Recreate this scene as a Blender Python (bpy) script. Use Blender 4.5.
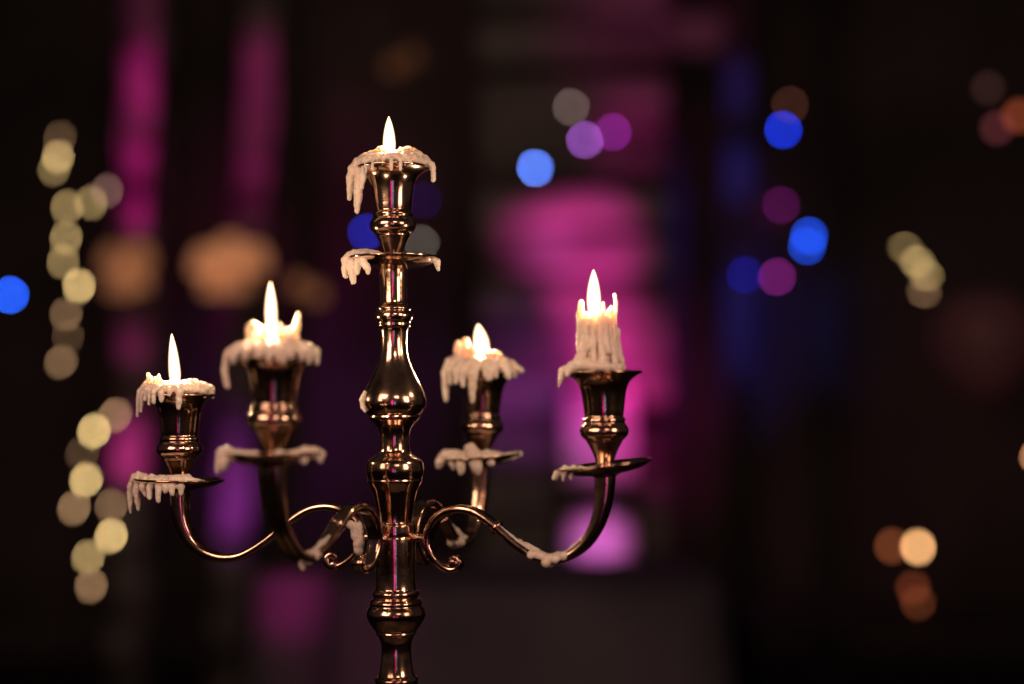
import bpy, bmesh, math, random
from mathutils import Vector, Matrix, noise

# ------------------------------------------------------------------ scene
for o in list(bpy.data.objects):
    bpy.data.objects.remove(o, do_unlink=True)
SC = bpy.context.scene
COL = SC.collection
R = math.radians
K = 36.0 / 50.0 / 1024.0            # metres per pixel per metre of depth
D = 0.90                            # distance to the stem, in focus
CAM_Z = 1.20
HORIZON = 410.0                     # image row of the eye level
PITCH = math.atan((HORIZON - 342) * K)

cam_d = bpy.data.cameras.new('camera')
cam = bpy.data.objects.new('camera', cam_d)
COL.objects.link(cam)
cam.location = (0, 0, CAM_Z)
cam.rotation_euler = (R(90) + PITCH, 0, 0)
cam_d.lens = 50
cam_d.sensor_width = 36
cam_d.clip_start = 0.05
cam_d.clip_end = 100
cam_d.dof.use_dof = True
cam_d.dof.focus_distance = 0.895
cam_d.dof.aperture_fstop = 1.80
SC.camera = cam

w = bpy.data.worlds.new('World')
SC.world = w
w.use_nodes = True
w.node_tree.nodes['Background'].inputs[0].default_value = (1.0, 0.66, 0.58, 1)
w.node_tree.nodes['Background'].inputs[1].default_value = 0.020

SC.view_settings.view_transform = 'Standard'
SC.view_settings.look = 'None'
SC.view_settings.exposure = 0
SC.view_settings.gamma = 1
SC.cycles.use_denoising = True
SC.cycles.use_adaptive_sampling = False
SC.cycles.sample_clamp_indirect = 2.0
SC.cycles.max_bounces = 6
SC.cycles.diffuse_bounces = 2
SC.cycles.glossy_bounces = 4
SC.cycles.caustics_reflective = False
SC.cycles.caustics_refractive = False


def PW(px, py, Y):
    """the point of the vertical plane y = Y that falls on this pixel"""
    a, b = (px - 512) * K, (342 - py) * K
    dy = math.cos(PITCH) - b * math.sin(PITCH)
    dz = math.sin(PITCH) + b * math.cos(PITCH)
    t = Y / dy
    return Vector((a * t, Y, CAM_Z + dz * t))


def area(name, loc, target, sx, sy, power, color):
    l = bpy.data.lights.new(name, 'AREA')
    l.shape = 'RECTANGLE'
    l.size, l.size_y, l.energy, l.color = sx, sy, power, color
    o = bpy.data.objects.new(name, l)
    COL.objects.link(o)
    o.location = loc
    o.rotation_euler = (Vector(target) - Vector(loc)).to_track_quat('-Z', 'Y').to_euler()
    return o


def spot(name, loc, target, power, color, angle, blend=1.0, radius=0.03):
    l = bpy.data.lights.new(name, 'SPOT')
    l.energy, l.color, l.spot_size, l.spot_blend, l.shadow_soft_size = power, color, R(angle), blend, radius
    o = bpy.data.objects.new(name, l)
    COL.objects.link(o)
    o.location = loc
    o.rotation_euler = (Vector(target) - Vector(loc)).to_track_quat('-Z', 'Y').to_euler()
    return o


AIM = (-0.06, 0.9, 1.25)
WARM = (1.0, 0.60, 0.42)
# unseen warm key lamps added near the camera to light wax and brass
area('warm_key', (-0.62, 0.22, 1.52), AIM, 0.50, 0.46, 4.2, WARM)
area('warm_key', (0.60, 0.30, 1.42), AIM, 0.26, 0.40, 2.7, WARM)
area('warm_key', (0.20, -0.25, 1.75), AIM, 0.30, 0.16, 1.9, WARM)
area('party_light', (-0.16, -0.9, 1.1), AIM, 0.08, 0.7, 0.6, (1.0, 0.03, 0.40))
area('party_light', (0.12, -0.9, 1.0), AIM, 0.035, 0.6, 0.22, (0.45, 0.60, 1.0))

# magenta, purple and blue party lights washing the far side of the room
MAG = (1.0, 0.0, 0.40)
PINK = (1.0, 0.045, 0.44)
PUR = (0.62, 0.03, 0.75)
VIO = (0.55, 0.25, 1.0)
BLU = (0.04, 0.07, 1.0)
YP = 5.5


def wash(px, py, Y, power, color, angle, off=(0.0, -1.0, 0.0), radius=0.02, blend=1.0):
    t = PW(px, py, Y)
    spot('party_spot', t + Vector(off), t, power, color, angle, blend, radius)


# ------------------------------------------------------------------ materials
def mat(name, base=(0.5, 0.5, 0.5), rough=0.5, metal=0.0, emit=None, strength=0.0, sss=0.0):
    m = bpy.data.materials.new(name)
    m.use_nodes = True
    b = m.node_tree.nodes['Principled BSDF']
    b.inputs['Base Color'].default_value = (*base, 1)
    b.inputs['Roughness'].default_value = rough
    b.inputs['Metallic'].default_value = metal
    if emit:
        b.inputs['Emission Color'].default_value = (*emit, 1)
        b.inputs['Emission Strength'].default_value = strength
    if sss:
        b.inputs['Subsurface Weight'].default_value = sss
        b.inputs['Subsurface Radius'].default_value = (0.0058, 0.0050, 0.0042)
        b.inputs['Subsurface Scale'].default_value = 1.0
    return m


def noisy(m, c1, c2, scale, lo=0.35, hi=0.65, detail=4, rough=None, bump=0.0, bscale=None, coords='Object', vec=(1, 1, 1)):
    nt = m.node_tree
    N, L = nt.nodes, nt.links
    b = N['Principled BSDF']
    tc = N.new('ShaderNodeTexCoord')
    mp = N.new('ShaderNodeMapping')
    mp.inputs['Scale'].default_value = vec
    L.new(tc.outputs[coords], mp.inputs[0])
    n = N.new('ShaderNodeTexNoise')
    n.inputs['Scale'].default_value = scale
    n.inputs['Detail'].default_value = detail
    L.new(mp.outputs[0], n.inputs['Vector'])
    r = N.new('ShaderNodeValToRGB')
    r.color_ramp.elements[0].position, r.color_ramp.elements[1].position = lo, hi
    r.color_ramp.elements[0].color, r.color_ramp.elements[1].color = (*c1, 1), (*c2, 1)
    L.new(n.outputs[0], r.inputs[0])
    L.new(r.outputs[0], b.inputs['Base Color'])
    if rough:
        q = N.new('ShaderNodeMapRange')
        q.inputs[3].default_value, q.inputs[4].default_value = rough
        L.new(n.outputs[0], q.inputs[0])
        L.new(q.outputs[0], b.inputs['Roughness'])
    if bump:
        n2 = N.new('ShaderNodeTexNoise')
        n2.inputs['Scale'].default_value = bscale or scale
        n2.inputs['Detail'].default_value = 3
        L.new(mp.outputs[0], n2.inputs['Vector'])
        bp = N.new('ShaderNodeBump')
        bp.inputs['Strength'].default_value = bump
        bp.inputs['Distance'].default_value = 0.001
        L.new(n2.outputs[0], bp.inputs['Height'])
        L.new(bp.outputs[0], b.inputs['Normal'])
    return m


BRASS = noisy(mat('brass', metal=1.0), (0.28, 0.18, 0.13), (0.82, 0.58, 0.43), 75, 0.36, 0.55, detail=7,
              rough=(0.22, 0.07), bump=0.22, bscale=85)
WAX = noisy(mat('wax', rough=0.32, sss=0.7), (0.74, 0.63, 0.53), (0.90, 0.80, 0.70), 90, 0.3, 0.7, bump=0.7, bscale=420)
WICK = mat('wick', (0.02, 0.015, 0.012), 0.9)
DARKMETAL = mat('black_metal', (0.02, 0.02, 0.02), 0.5, 0.5)
WIRE = mat('green_wire', (0.01, 0.015, 0.01), 0.7)
STONE = noisy(mat('rough_stone', rough=0.9), (0.10, 0.09, 0.085), (0.60, 0.58, 0.56), 4.6, 0.36, 0.62, detail=4,
              bump=0.6, bscale=40, vec=(1.2, 1, 1.4))
PIER = noisy(mat('banded_stone', rough=0.9), (0.05, 0.045, 0.045), (0.70, 0.67, 0.66), 1.7, 0.40, 0.60, detail=3,
             bump=0.6, bscale=30, vec=(0.25, 1, 3.9))
PANEL = mat('frosted_panel', (0.78, 0.76, 0.76), 0.7)
TIMBER = noisy(mat('dark_timber', rough=0.8), (0.02, 0.016, 0.013), (0.06, 0.045, 0.035), 6, vec=(1, 1, 0.2))
WALLM = noisy(mat('dark_plaster', rough=0.9), (0.12, 0.095, 0.10), (0.22, 0.18, 0.185), 1.3)
FLOORM = noisy(mat('dark_boards', rough=0.6), (0.02, 0.014, 0.01), (0.05, 0.035, 0.026), 5, vec=(6, 0.6, 1))
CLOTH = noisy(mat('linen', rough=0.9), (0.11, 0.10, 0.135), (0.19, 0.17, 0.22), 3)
DRAPE = noisy(mat('grey_drape', rough=0.9), (0.22, 0.21, 0.21), (0.32, 0.30, 0.30), 6, vec=(1, 1, 0.2))
BALLOON = mat('pink_latex', (0.28, 0.13, 0.16), 0.5)


def glow(name, color, strength):
    m = bpy.data.materials.new(name)
    m.use_nodes = True
    nt = m.node_tree
    nt.nodes.clear()
    e = nt.nodes.new('ShaderNodeEmission')
    e.inputs[0].default_value = (*color, 1)
    e.inputs[1].default_value = strength
    o = nt.nodes.new('ShaderNodeOutputMaterial')
    nt.links.new(e.outputs[0], o.inputs[0])
    return m


FLAME = glow('flame', (1.0, 0.62, 0.32), 5.0)
_nt = FLAME.node_tree                 # a flame is glowing gas: it adds its light to what lies behind and thins out at the rim
_lw = _nt.nodes.new('ShaderNodeLayerWeight')
_lw.inputs[0].default_value = 0.5
_iv = _nt.nodes.new('ShaderNodeMath'); _iv.operation = 'SUBTRACT'; _iv.inputs[0].default_value = 1.0
_pw = _nt.nodes.new('ShaderNodeMath'); _pw.operation = 'POWER'; _pw.inputs[1].default_value = 1.9
_ml = _nt.nodes.new('ShaderNodeMath'); _ml.operation = 'MULTIPLY'; _ml.inputs[1].default_value = 4.0
_tr = _nt.nodes.new('ShaderNodeBsdfTransparent')
_ad = _nt.nodes.new('ShaderNodeAddShader')
_nt.links.new(_lw.outputs['Facing'], _iv.inputs[1])
_nt.links.new(_iv.outputs[0], _pw.inputs[0])
_nt.links.new(_pw.outputs[0], _ml.inputs[0])
_nt.links.new(_ml.outputs[0], _nt.nodes['Emission'].inputs[1])
_nt.links.new(_nt.nodes['Emission'].outputs[0], _ad.inputs[0])
_nt.links.new(_tr.outputs[0], _ad.inputs[1])
_nt.links.new(_ad.outputs[0], _nt.nodes['Material Output'].inputs[0])

# ------------------------------------------------------------------ object helpers
ORG = {}                             # world origin of every object made here


def thing(name, loc, label, cat, group=None):
    o = bpy.data.objects.new(name, None)
    o.empty_display_size = 0.02
    COL.objects.link(o)
    o.location = loc
    ORG[o.name] = Vector(loc)
    tag(o, label, cat, group)
    return o


def tag(o, label=None, cat=None, group=None, kind=None):
    if label: o['label'] = label
    if cat: o['category'] = cat
    if group: o['group'] = group
    if kind: o['kind'] = kind
    return o


def put(name, me, m, parent=None, at=(0, 0, 0), smooth=True):
    """link a mesh whose vertices are relative to the world point `at`"""
    o = bpy.data.objects.new(name, me)
    if m is not None and not me.materials:
        me.materials.append(m)
    COL.objects.link(o)
    if smooth:
        for p in me.polygons: p.use_smooth = True
    at = Vector(at)
    if parent is not None:
        o.parent = parent
        o.location = at - ORG[parent.name]
    else:
        o.location = at
    ORG[o.name] = at
    return o


def bm_mesh(bm, name):
    me = bpy.data.meshes.new(name)
    bmesh.ops.recalc_face_normals(bm, faces=bm.faces[:])
    bm.to_mesh(me)
    bm.free()
    return me


def catmull(pts, n):
    out = []
    P = [Vector(p) for p in pts]
    for i in range(len(P) - 1):
        a, b, c, d = P[max(i - 1, 0)], P[i], P[i + 1], P[min(i + 2, len(P) - 1)]
        for k in range(n):
            t = k / n
            out.append(0.5 * ((2 * b) + (c - a) * t + (2 * a - 5 * b + 4 * c - d) * t * t + (3 * b - a - 3 * c + d) * t ** 3))
    out.append(P[-1])
    return out


def lathe(bm, prof, origin, axis=Vector((0, 0, 1)), unit=1.0, seg=56, sub=3):
    """prof: (radius, height) pairs in `unit`s along the axis from the origin"""
    axis = Vector(axis).normalized()
    q = Vector((0, 0, 1)).rotation_difference(axis)
    pts = catmull([(r, h, 0) for r, h in prof], sub) if sub > 1 else [Vector((r, h, 0)) for r, h in prof]
    rings = []
    for p in pts:
        r, h = max(p.x, 1e-4) * unit, p.y * unit
        rings.append([bm.verts.new(Vector(origin) + q @ Vector((r * math.cos(2 * math.pi * i / seg), r * math.sin(2 * math.pi * i / seg), h)))
                      for i in range(seg)])
    for a, b in zip(rings, rings[1:]):
        for i in range(seg):
            j = (i + 1) % seg
            bm.faces.new((a[i], a[j], b[j], b[i]))
    bm.faces.new(rings[0][::-1])
    bm.faces.new(rings[-1])


def tube(bm, pts, rad, seg=10):
    """round tube along points, rad one number or one per point"""
    n = len(pts)
    rad = rad if isinstance(rad, (list, tuple)) else [rad] * n
    up = Vector((0.13, 0.31, 0.94))
    rings = []
    for i, p in enumerate(pts):
        t = (Vector(pts[min(i + 1, n - 1)]) - Vector(pts[max(i - 1, 0)])).normalized()
        s = t.cross(up)
        if s.length < 1e-3: s = t.cross(Vector((1, 0, 0)))
        s.normalize()
        v = s.cross(t).normalized()
        rings.append([bm.verts.new(Vector(p) + rad[i] * (math.cos(2 * math.pi * k / seg) * s + math.sin(2 * math.pi * k / seg) * v)) for k in range(seg)])
    for a, b in zip(rings, rings[1:]):
        for k in range(seg):
            bm.faces.new((a[k], a[(k + 1) % seg], b[(k + 1) % seg], b[k]))
    bm.faces.new(rings[0][::-1])
    bm.faces.new(rings[-1])


def box(bm, c, size, rz=0.0, bevel=0.0, tilt=None):
    r = bmesh.ops.create_cube(bm, size=1.0)
    M = Matrix.Translation(Vector(c)) @ Matrix.Rotation(rz, 4, 'Z')
    if tilt: M = M @ Matrix.Rotation(tilt, 4, 'Y')
    bmesh.ops.transform(bm, matrix=M @ Matrix.Diagonal((*size, 1)), verts=r['verts'])
    if bevel:
        es = {e for v in r['verts'] for e in v.link_edges}
        bmesh.ops.bevel(bm, geom=list(es), offset=bevel, segments=2, affect='EDGES')


_b = bmesh.new()
bmesh.ops.create_icosphere(_b, subdivisions=2, radius=1.0)
_b.verts.index_update()
ICO_V = [v.co.copy() for v in _b.verts]
ICO_F = [tuple(v.index for v in f.verts) for f in _b.faces]
_b.free()


class Wax:
    """melted wax: overlapping beads grown into one smooth skin"""
    def __init__(self, seed=1):
        self.b = []
        self.rng = random.Random(seed)

    def bead(self, p, r):
        self.b.append((Vector(p), r))

    def run(self, pts, rads, step=0.30):
        pts = [Vector(p) for p in pts]
        for i in range(len(pts) - 1):
            a, b, ra, rb = pts[i], pts[i + 1], rads[i], rads[i + 1]
            n = max(1, int((b - a).length / (max(min(ra, rb), 1e-4) * step)))
            for k in range(n + 1):
                t = k / n
                r = ra + (rb - ra) * t
                j = Vector((self.rng.uniform(-1, 1), self.rng.uniform(-1, 1), self.rng.uniform(-1, 1))) * r * 0.12
                self.bead(a.lerp(b, t) + j, r * self.rng.uniform(0.90, 1.08))

    def mesh(self, name, voxel=0.00048, smooth=4):
        vs, fs = [], []
        for p, r in self.b:
            r, n = max(r, voxel * 1.3), len(vs)
            vs += [p + v * r for v in ICO_V]
            fs += [(i + n, j + n, k + n) for i, j, k in ICO_F]
        me = bpy.data.meshes.new(name + '_raw')
        me.from_pydata(vs, [], fs)
        o = bpy.data.objects.new('raw', me)
        COL.objects.link(o)
        m = o.modifiers.new('r', 'REMESH')
        m.mode = 'VOXEL'
        m.voxel_size = voxel
        s = o.modifiers.new('s', 'SMOOTH')
        s.factor = 0.5
        s.iterations = smooth
        dg = bpy.context.evaluated_depsgraph_get()
        out = bpy.data.meshes.new_from_object(o.evaluated_get(dg))
        out.name = name
        out.update()
        off = Vector((self.rng.random(), self.rng.random(), self.rng.random())) * 9
        nor = [v.normal.copy() for v in out.vertices]
        for v, nv in zip(out.vertices, nor):      # runs, dimples and crumbs in the cooled skin
            c = v.co.copy()
            a = noise.noise(Vector((c.x * 420, c.y * 420, c.z * 95)) + off)
            b = noise.noise(c * 210 + off)
            k = noise.noise(c * 900 + off)
            v.co = c + nv * (0.00055 * a + 0.00045 * b + 0.00016 * k)
        bpy.data.objects.remove(o, do_unlink=True)
        bpy.data.meshes.remove(me)
        return out


# ------------------------------------------------------------------ the setting
bm = bmesh.new()
box(bm, (0, 7.05, 1.6), (16, 0.10, 6.4))
tag(put('wall', bm_mesh(bm, 'wall'), WALLM, smooth=False), kind='structure')
bm = bmesh.new()
bmesh.ops.create_grid(bm, x_segments=8, y_segments=8, size=8)
tag(put('floor', bm_mesh(bm, 'floor'), FLOORM, at=(0, 1, 0), smooth=False), kind='structure')

# the table under the candelabrum
TX, TZ = PW(396, 600, D).x, 0.74
t = thing('round_table', (TX, D, 0), 'small dark round table standing under the brass candelabrum', 'table')
bm = bmesh.new()
lathe(bm, [(0.001, TZ), (0.40, TZ), (0.41, TZ - 0.008), (0.40, TZ - 0.025), (0.001, TZ - 0.025)], (TX, D, 0), sub=1)
put('table_top', bm_mesh(bm, 'table_top'), TIMBER, t)
bm = bmesh.new()
lathe(bm, [(0.22, 0.0), (0.20, 0.03), (0.05, 0.06), (0.035, 0.3), (0.045, TZ - 0.027)], (TX, D, 0), sub=3)
put('pedestal', bm_mesh(bm, 'pedestal'), TIMBER, t)

# ------------------------------------------------------------------ the candelabrum
U0 = K * D                          # one photo pixel at the stem
root = thing('candelabrum', (TX, D, TZ), 'five branched antique brass candelabrum caked with dripped wax, holding the burning candles', 'candelabrum')

top = PW(392.5, 160, D)
bot = PW(396.0, 600, D)
AX = (top - bot).normalized()


def stem_pt(py):
    f = (600 - py) / 440.0
    return bot + (top - bot) * f


def stem_prof(rows, ref):
    return [(r, ref - y) for r, y in rows]


def CUP():
    up = [(17, -9), (20, -4), (28, -1.2), (33.5, -0.3), (36.0, -0.2), (36.9, -1.2), (36.2, -2.6), (32, -4.6), (27, -8.5), (23.4, -14), (21.4, -22), (20.0, -32),
          (18.9, -42), (18.5, -45.5), (19.9, -47), (20.4, -49), (19.6, -50.8), (19.8, -52), (21.9, -54.5), (23.5, -58.5), (22.9, -62.5), (20.6, -66),
          (18.0, -68.3), (17.2, -69.3), (17.0, -70.5), (14.8, -74), (11.6, -81), (9.3, -88), (8.8, -93), (9.8, -96)]
    return up


TRAY = [(6, 3.5), (14, 1.4), (26, -0.6), (36, 0.3), (42, 2.6), (44.6, 3.6), (45.8, 3.2), (45.6, 1.8), (43, 0.0), (36, -3.4), (26, -6.0), (16, -7.4), (10, -9.5), (8, -12)]

stem_rows = [(9.5, 258), (10.5, 266), (13.6, 269), (14.3, 273), (13.6, 281), (13.2, 296), (13.6, 305), (16.2, 308), (17.3, 310.5), (16.4, 312.5), (18.4, 314.5),
             (19.2, 317.5), (18.4, 321), (16.6, 324), (16.4, 328), (14.4, 330.5), (13.4, 337), (13.1, 347), (14.2, 357), (17.2, 367), (21.8, 377), (26.8, 387), (30.6, 396),
             (32.0, 403), (31.0, 409.5), (28.0, 414.5), (25.6, 416.6), (26.0, 418.6), (24.6, 421), (20.8, 424.5), (17.2, 429), (15.2, 436), (14.6, 444), (15.2, 451), (17.5, 455),
             (21.0, 457.5), (24.6, 459.8), (27.6, 463), (28.9, 468), (28.9, 473), (27.6, 478.6), (27.0, 480.2), (27.2, 482), (25.2, 486.5), (21.9, 493), (19.6, 503), (17.6, 514), (16.8, 521), (17.2, 524.0),
             (19.6, 524.6), (20.4, 526), (20.4, 534), (19.8, 536.6), (18.4, 537.4)]
bm = bmesh.new()
lathe(bm, stem_prof(stem_rows, 258), stem_pt(258), AX, U0, seg=72)
stem = put('stem', bm_mesh(bm, 'stem'), BRASS, root)
bm = bmesh.new()
lathe(bm, CUP(), stem_pt(167), AX, U0, seg=72)
put('candle_cup', bm_mesh(bm, 'cup'), BRASS, stem)
bm = bmesh.new()
lathe(bm, TRAY, stem_pt(262), AX, U0, seg=72)
put('drip_tray', bm_mesh(bm, 'tray'), BRASS, stem)

low_rows = [(18.4, 537), (20.0, 538.2), (19.9, 560), (20.0, 588), (22.6, 590.5), (23.6, 593), (22.6, 595.5), (22.0, 597), (24.6, 599), (26.2, 602), (25.6, 604.6), (27.6, 607.5), (29.2, 612),
            (28.6, 617), (26.0, 622.5), (22.0, 628.5), (20.0, 630.4), (20.4, 632.2), (18.2, 635), (15.4, 641), (14.6, 648), (15.0, 657), (16.4, 668), (18.2, 674), (21.0, 676), (21.6, 678.5), (20.6, 681),
            (22.8, 685), (27.0, 692), (29.0, 700), (27.5, 709), (23.0, 718), (18.6, 730), (17.0, 745), (18.0, 762), (23.0, 776), (24.0, 780), (22.0, 785)]
bm = bmesh.new()
lathe(bm, stem_prof(low_rows, 537), stem_pt(537), AX, U0, seg=72)
lower = put('column', bm_mesh(bm, 'column'), BRASS, root)
hb = stem_pt(785)
drop = (hb.z - TZ) / U0
bm = bmesh.new()
lathe(bm, [(22, 0), (24, -4), (22, -10), (30, drop * -0.35), (58, drop * -0.62), (92, drop * -0.74), (100, drop * -0.80), (98, drop * -0.88), (108, drop * -0.93), (112, drop * -0.97), (112, -drop)],
      hb, (0, 0, 1), U0, seg=72)
put('base', bm_mesh(bm, 'base'), BRASS, root)

# arms: centreline of the scrolled branch, in photo pixels from the stem axis and by row
ARM_PATH = [(59, 560), (61.5, 556.5), (66, 557), (68, 561), (65, 566.5), (58, 568), (49, 563.5), (40.5, 555.5), (35.6, 545), (35.6, 534), (40, 523.5),
            (49, 514), (60, 509.4), (72, 508.6), (87, 512.5), (106, 525), (124, 539.5), (142, 550.5), (157, 554.6), (174, 551.5), (190, 541), (202, 525), (209.5, 505),
            (212.5, 484), (212.8, 468)]
ARM_W = [3.2, 3.6, 4.2, 4.8, 5.2, 5.6, 6.2, 6.8, 7.2, 7.6, 7.8, 8.0, 8.0, 7.8, 7.4, 7.0, 6.8, 6.6, 6.6, 7.0, 7.6, 8.4, 9.2, 10.0, 10.5]   # half width across the branch
ARM_T = [3.0, 3.2, 3.4, 3.6, 3.8, 3.9, 4.0, 4.2, 4.4, 4.6, 4.7, 4.8, 4.8, 4.8, 4.7, 4.6, 4.5, 4.4, 4.5, 5.0, 5.8, 6.8, 8.0, 9.4, 10.2]   # half thickness
HUBZ = stem_pt(538).z


def arm_mesh(name, end, heavy=1.0):
    """end: world point under the tray; the shared scroll is stretched to reach it"""
    c = stem_pt(538)
    v = Vector((end.x - c.x, end.y - c.y, 0))
    L = v.length
    e = v.normalized()
    side = Vector((-e.y, e.x, 0))
    dz_end = (end.z - HUBZ) / U0 - (538 - 468)
    n = 4
    path = catmull([(r, y, 0) for r, y in ARM_PATH], n)
    wid = catmull([(a, b, 0) for a, b in zip(ARM_W, ARM_T)], n)
    cen = []
    for p in path:
        f = p.x / 212.8
        rho = p.x * U0 if f < 0.2 else None
        s0, s1 = 35.6, 212.8
        if p.x <= s0: rho = p.x * U0
        else: rho = (s0 + (p.x - s0) / (s1 - s0) * (L / U0 - s0)) * U0
        cen.append((rho, (538 - p.y) * U0 + dz_end * U0 * (max(0, f) if dz_end > 0 else max(0, f) ** 4)))
    sec = []
    for i in range(20):
        a = 2 * math.pi * i / 20
        ca, sa = math.cos(a), math.sin(a)
        x = math.copysign(abs(ca) ** 0.62, ca)
        y = math.copysign(abs(sa) ** 0.72, sa)
        if abs(x) < 0.62: y *= 0.80          # shallow channel between two raised edges
        sec.append((x, y))
    bm = bmesh.new()
    rings = []
    for i, (rho, z) in enumerate(cen):
        a, b = cen[max(i - 1, 0)], cen[min(i + 1, len(cen) - 1)]
        tx, tz = b[0] - a[0], b[1] - a[1]
        l = math.hypot(tx, tz) or 1
        nx, nz = -tz / l, tx / l
        W, T = wid[i].x * U0 * heavy, wid[i].y * U0
        ring = []
        for x, y in sec:
            p = c + e * (rho + nx * y * T) + side * (x * W)
            p.z = HUBZ + z + nz * y * T
            ring.append(bm.verts.new(p))
        rings.append(ring)
    for a, b in zip(rings, rings[1:]):
        for k in range(20):
            bm.faces.new((a[k], a[(k + 1) % 20], b[(k + 1) % 20], b[k]))
    bm.faces.new(rings[0][::-1])
    bm.faces.new(rings[-1])
    # scroll boss and the peg into the hub
    z0 = HUBZ + (538 - 561) * U0
    b0 = c + e * (63 * U0)
    b0.z = z0 + dz_end * U0 * 0.3
    lathe(bm, [(0.1, -6.5), (3.5, -6.2), (5, -4), (5, 4), (3.5, 6.2), (0.1, 6.5)], b0, side, U0, seg=20)
    p0 = c + e * (14 * U0)
    lathe(bm, [(4.6, 0), (4.6, 8), (5.6, 9), (5.6, 12), (4.4, 13), (4.2, 20)], p0, e, U0, seg=20)
    # collar where the two halves of the branch are soldered together
    k = 15 * n
    (ra, za), (rb, zb) = cen[k], cen[k + 1]
    q = c + e * ra
    q.z = HUBZ + za
    lathe(bm, [(5.6, -2.6), (7.4, -2.0), (7.9, 0), (7.4, 2.0), (5.6, 2.6)], q, e * (rb - ra) + Vector((0, 0, zb - za)), U0, seg=24)
    return bm_mesh(bm, name)


#      tray centre px, tray tilt deg, cup rim px, depth
ARMS = [
    dict(tray=(605, 467), tilt=-7.0, rim=(603.3, 371), Y=0.855),
    dict(tray=(179.5, 482), tilt=1.0, rim=(180, 394), Y=0.925),
    dict(tray=(274, 456), tilt=-1.0, rim=(275, 357), Y=0.795, heavy=1.1),
    dict(tray=(481.5, 459), tilt=-5.0, rim=(484, 372), Y=1.005),
]
arm_obj = []
for A in ARMS:
    tp = PW(*A['tray'], A['Y'])
    rp = PW(*A['rim'], A['Y'])
    A['u'] = K * A['Y']
    A['tp'], A['rp'] = tp, rp
    a = put('arm', arm_mesh('arm', tp - Vector((0, 0, 4 * U0)), A.get('heavy', 1.0)), BRASS, root)
    arm_obj.append(a)
    ax = Vector((math.sin(R(-A['tilt'])) * -1, 0.0, math.cos(R(A['tilt']))))
    bm = bmesh.new()
    lathe(bm, TRAY, tp, ax, U0)
    put('drip_tray', bm_mesh(bm, 'tray'), BRASS, a)
    cax = (rp - tp).normalized()
    ln = (rp - tp).length / U0
    bm = bmesh.new()
    lathe(bm, [(r, h * (ln / 95.0)) for r, h in CUP()], rp, cax, U0)
    put('candle_cup', bm_mesh(bm, 'cup'), BRASS, a)

# ------------------------------------------------------------------ wax, in photo pixels about a centre
def frame(px, py, Y):
    c = PW(px, py, Y)
    u = K * Y

    def f(x, y, z=0.0):                       # pixel x, pixel y (row), pixels towards the camera
        return c + Vector(((x - px) * u, -z * u, (py - y) * u))
    return f, u


def spill_ring(W, f, u, cx, cy, rad, rng, n, lmin, lmax, skip=None, r=(2.6, 3.8)):
    """wax lip round a rim with short drips hanging from it"""
    for i in range(n):
        a = 2 * math.pi * (i + rng.uniform(-0.3, 0.3)) / n
        if skip and skip(a): continue
        x, z = math.sin(a), math.cos(a)
        rr = rng.uniform(*r)
        L = rng.uniform(lmin, lmax)
        R1 = rad + rng.uniform(-1, 1.5)
        W.run([f(cx + x * rad * 0.7, cy - 4, z * rad * 0.7), f(cx + x * R1, cy - 1.5, z * R1), f(cx + x * (R1 + 1), cy + L * 0.5, z * (R1 + 1)),
               f(cx + x * (R1 + 0.6), cy + L, z * (R1 + 0.6))],
              [rr * u * 1.25, rr * u * 1.1, rr * u * 0.85, rr * u * 0.75])


def pool(W, f, u, cx, cy, rad, r, rng, dome=0.0):
    for k in range(6):
        q = rad * k / 5
        n = max(1, int(q * 1.3))
        for i in range(n):
            a = 2 * math.pi * i / n + k
            W.bead(f(cx + q * math.sin(a), cy - dome * (1 - (q / rad) ** 2) + rng.uniform(-1, 1), q * math.cos(a)), r * u * rng.uniform(0.85, 1.15))


def crust(W, f, u, cx, cy, r0, r1, n, rng, lift=(0, 5), r=(1.8, 3.2)):
    """uneven ridges of old wax running outwards over the rim"""
    for i in range(n):
        a = rng.uniform(0, 2 * math.pi)
        b = a + rng.uniform(-0.25, 0.25)
        q0, q1 = r0 * rng.uniform(0.7, 1.2), r1 * rng.uniform(0.85, 1.05)
        h0, h1 = rng.uniform(*lift), rng.uniform(-1, 2)
        rr = rng.uniform(*r)
        W.run([f(cx + q0 * math.sin(a), cy - h0, q0 * math.cos(a)), f(cx + (q0 + q1) / 2 * math.sin(b), cy - (h0 + h1) / 2 - rng.uniform(-1, 1.5), (q0 + q1) / 2 * math.cos(b)),
               f(cx + q1 * math.sin(b), cy - h1, q1 * math.cos(b))], [rr * u, rr * 0.9 * u, rr * 0.8 * u])


def spikes(W, f, u, cx, cy, rad, n, hmin, hmax, rng, r=3.0):
    """thin upright points left standing round the melted top"""
    for i in range(n):
        a = 2 * math.pi * (i + rng.uniform(-0.35, 0.35)) / n
        q = rad * rng.uniform(0.85, 1.1)
        h = rng.uniform(hmin, hmax)
        x, z = math.sin(a), math.cos(a)
        dx = rng.uniform(-2, 2)
        W.run([f(cx + q * x, cy + 2, q * z), f(cx + q * x + dx * 0.4, cy - h * 0.5, q * z), f(cx + q * x + dx, cy - h, q * z)], [r * u, r * 0.66 * u, r * 0.36 * u])


def flame_mesh(base, tip, rad, belly=0.30):
    """belly: height of the widest place; the foot stays wide where it wraps the wick"""
    bm = bmesh.new()
    h = (tip - base).length
    up = lambda t: belly + (1 - belly) * t
    prof = [(0.05, -0.01), (0.50, 0.0), (0.74, 0.05), (0.90, belly * 0.55), (1.0, belly), (0.97, up(0.18)), (0.84, up(0.42)), (0.61, up(0.66)), (0.37, up(0.83)), (0.17, up(0.94)), (0.01, 1.0)]
    lathe(bm, [(r * rad, z * h) for r, z in prof], base, tip - base, 1.0, seg=28, sub=3)
    return bm_mesh(bm, 'flame')


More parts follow.
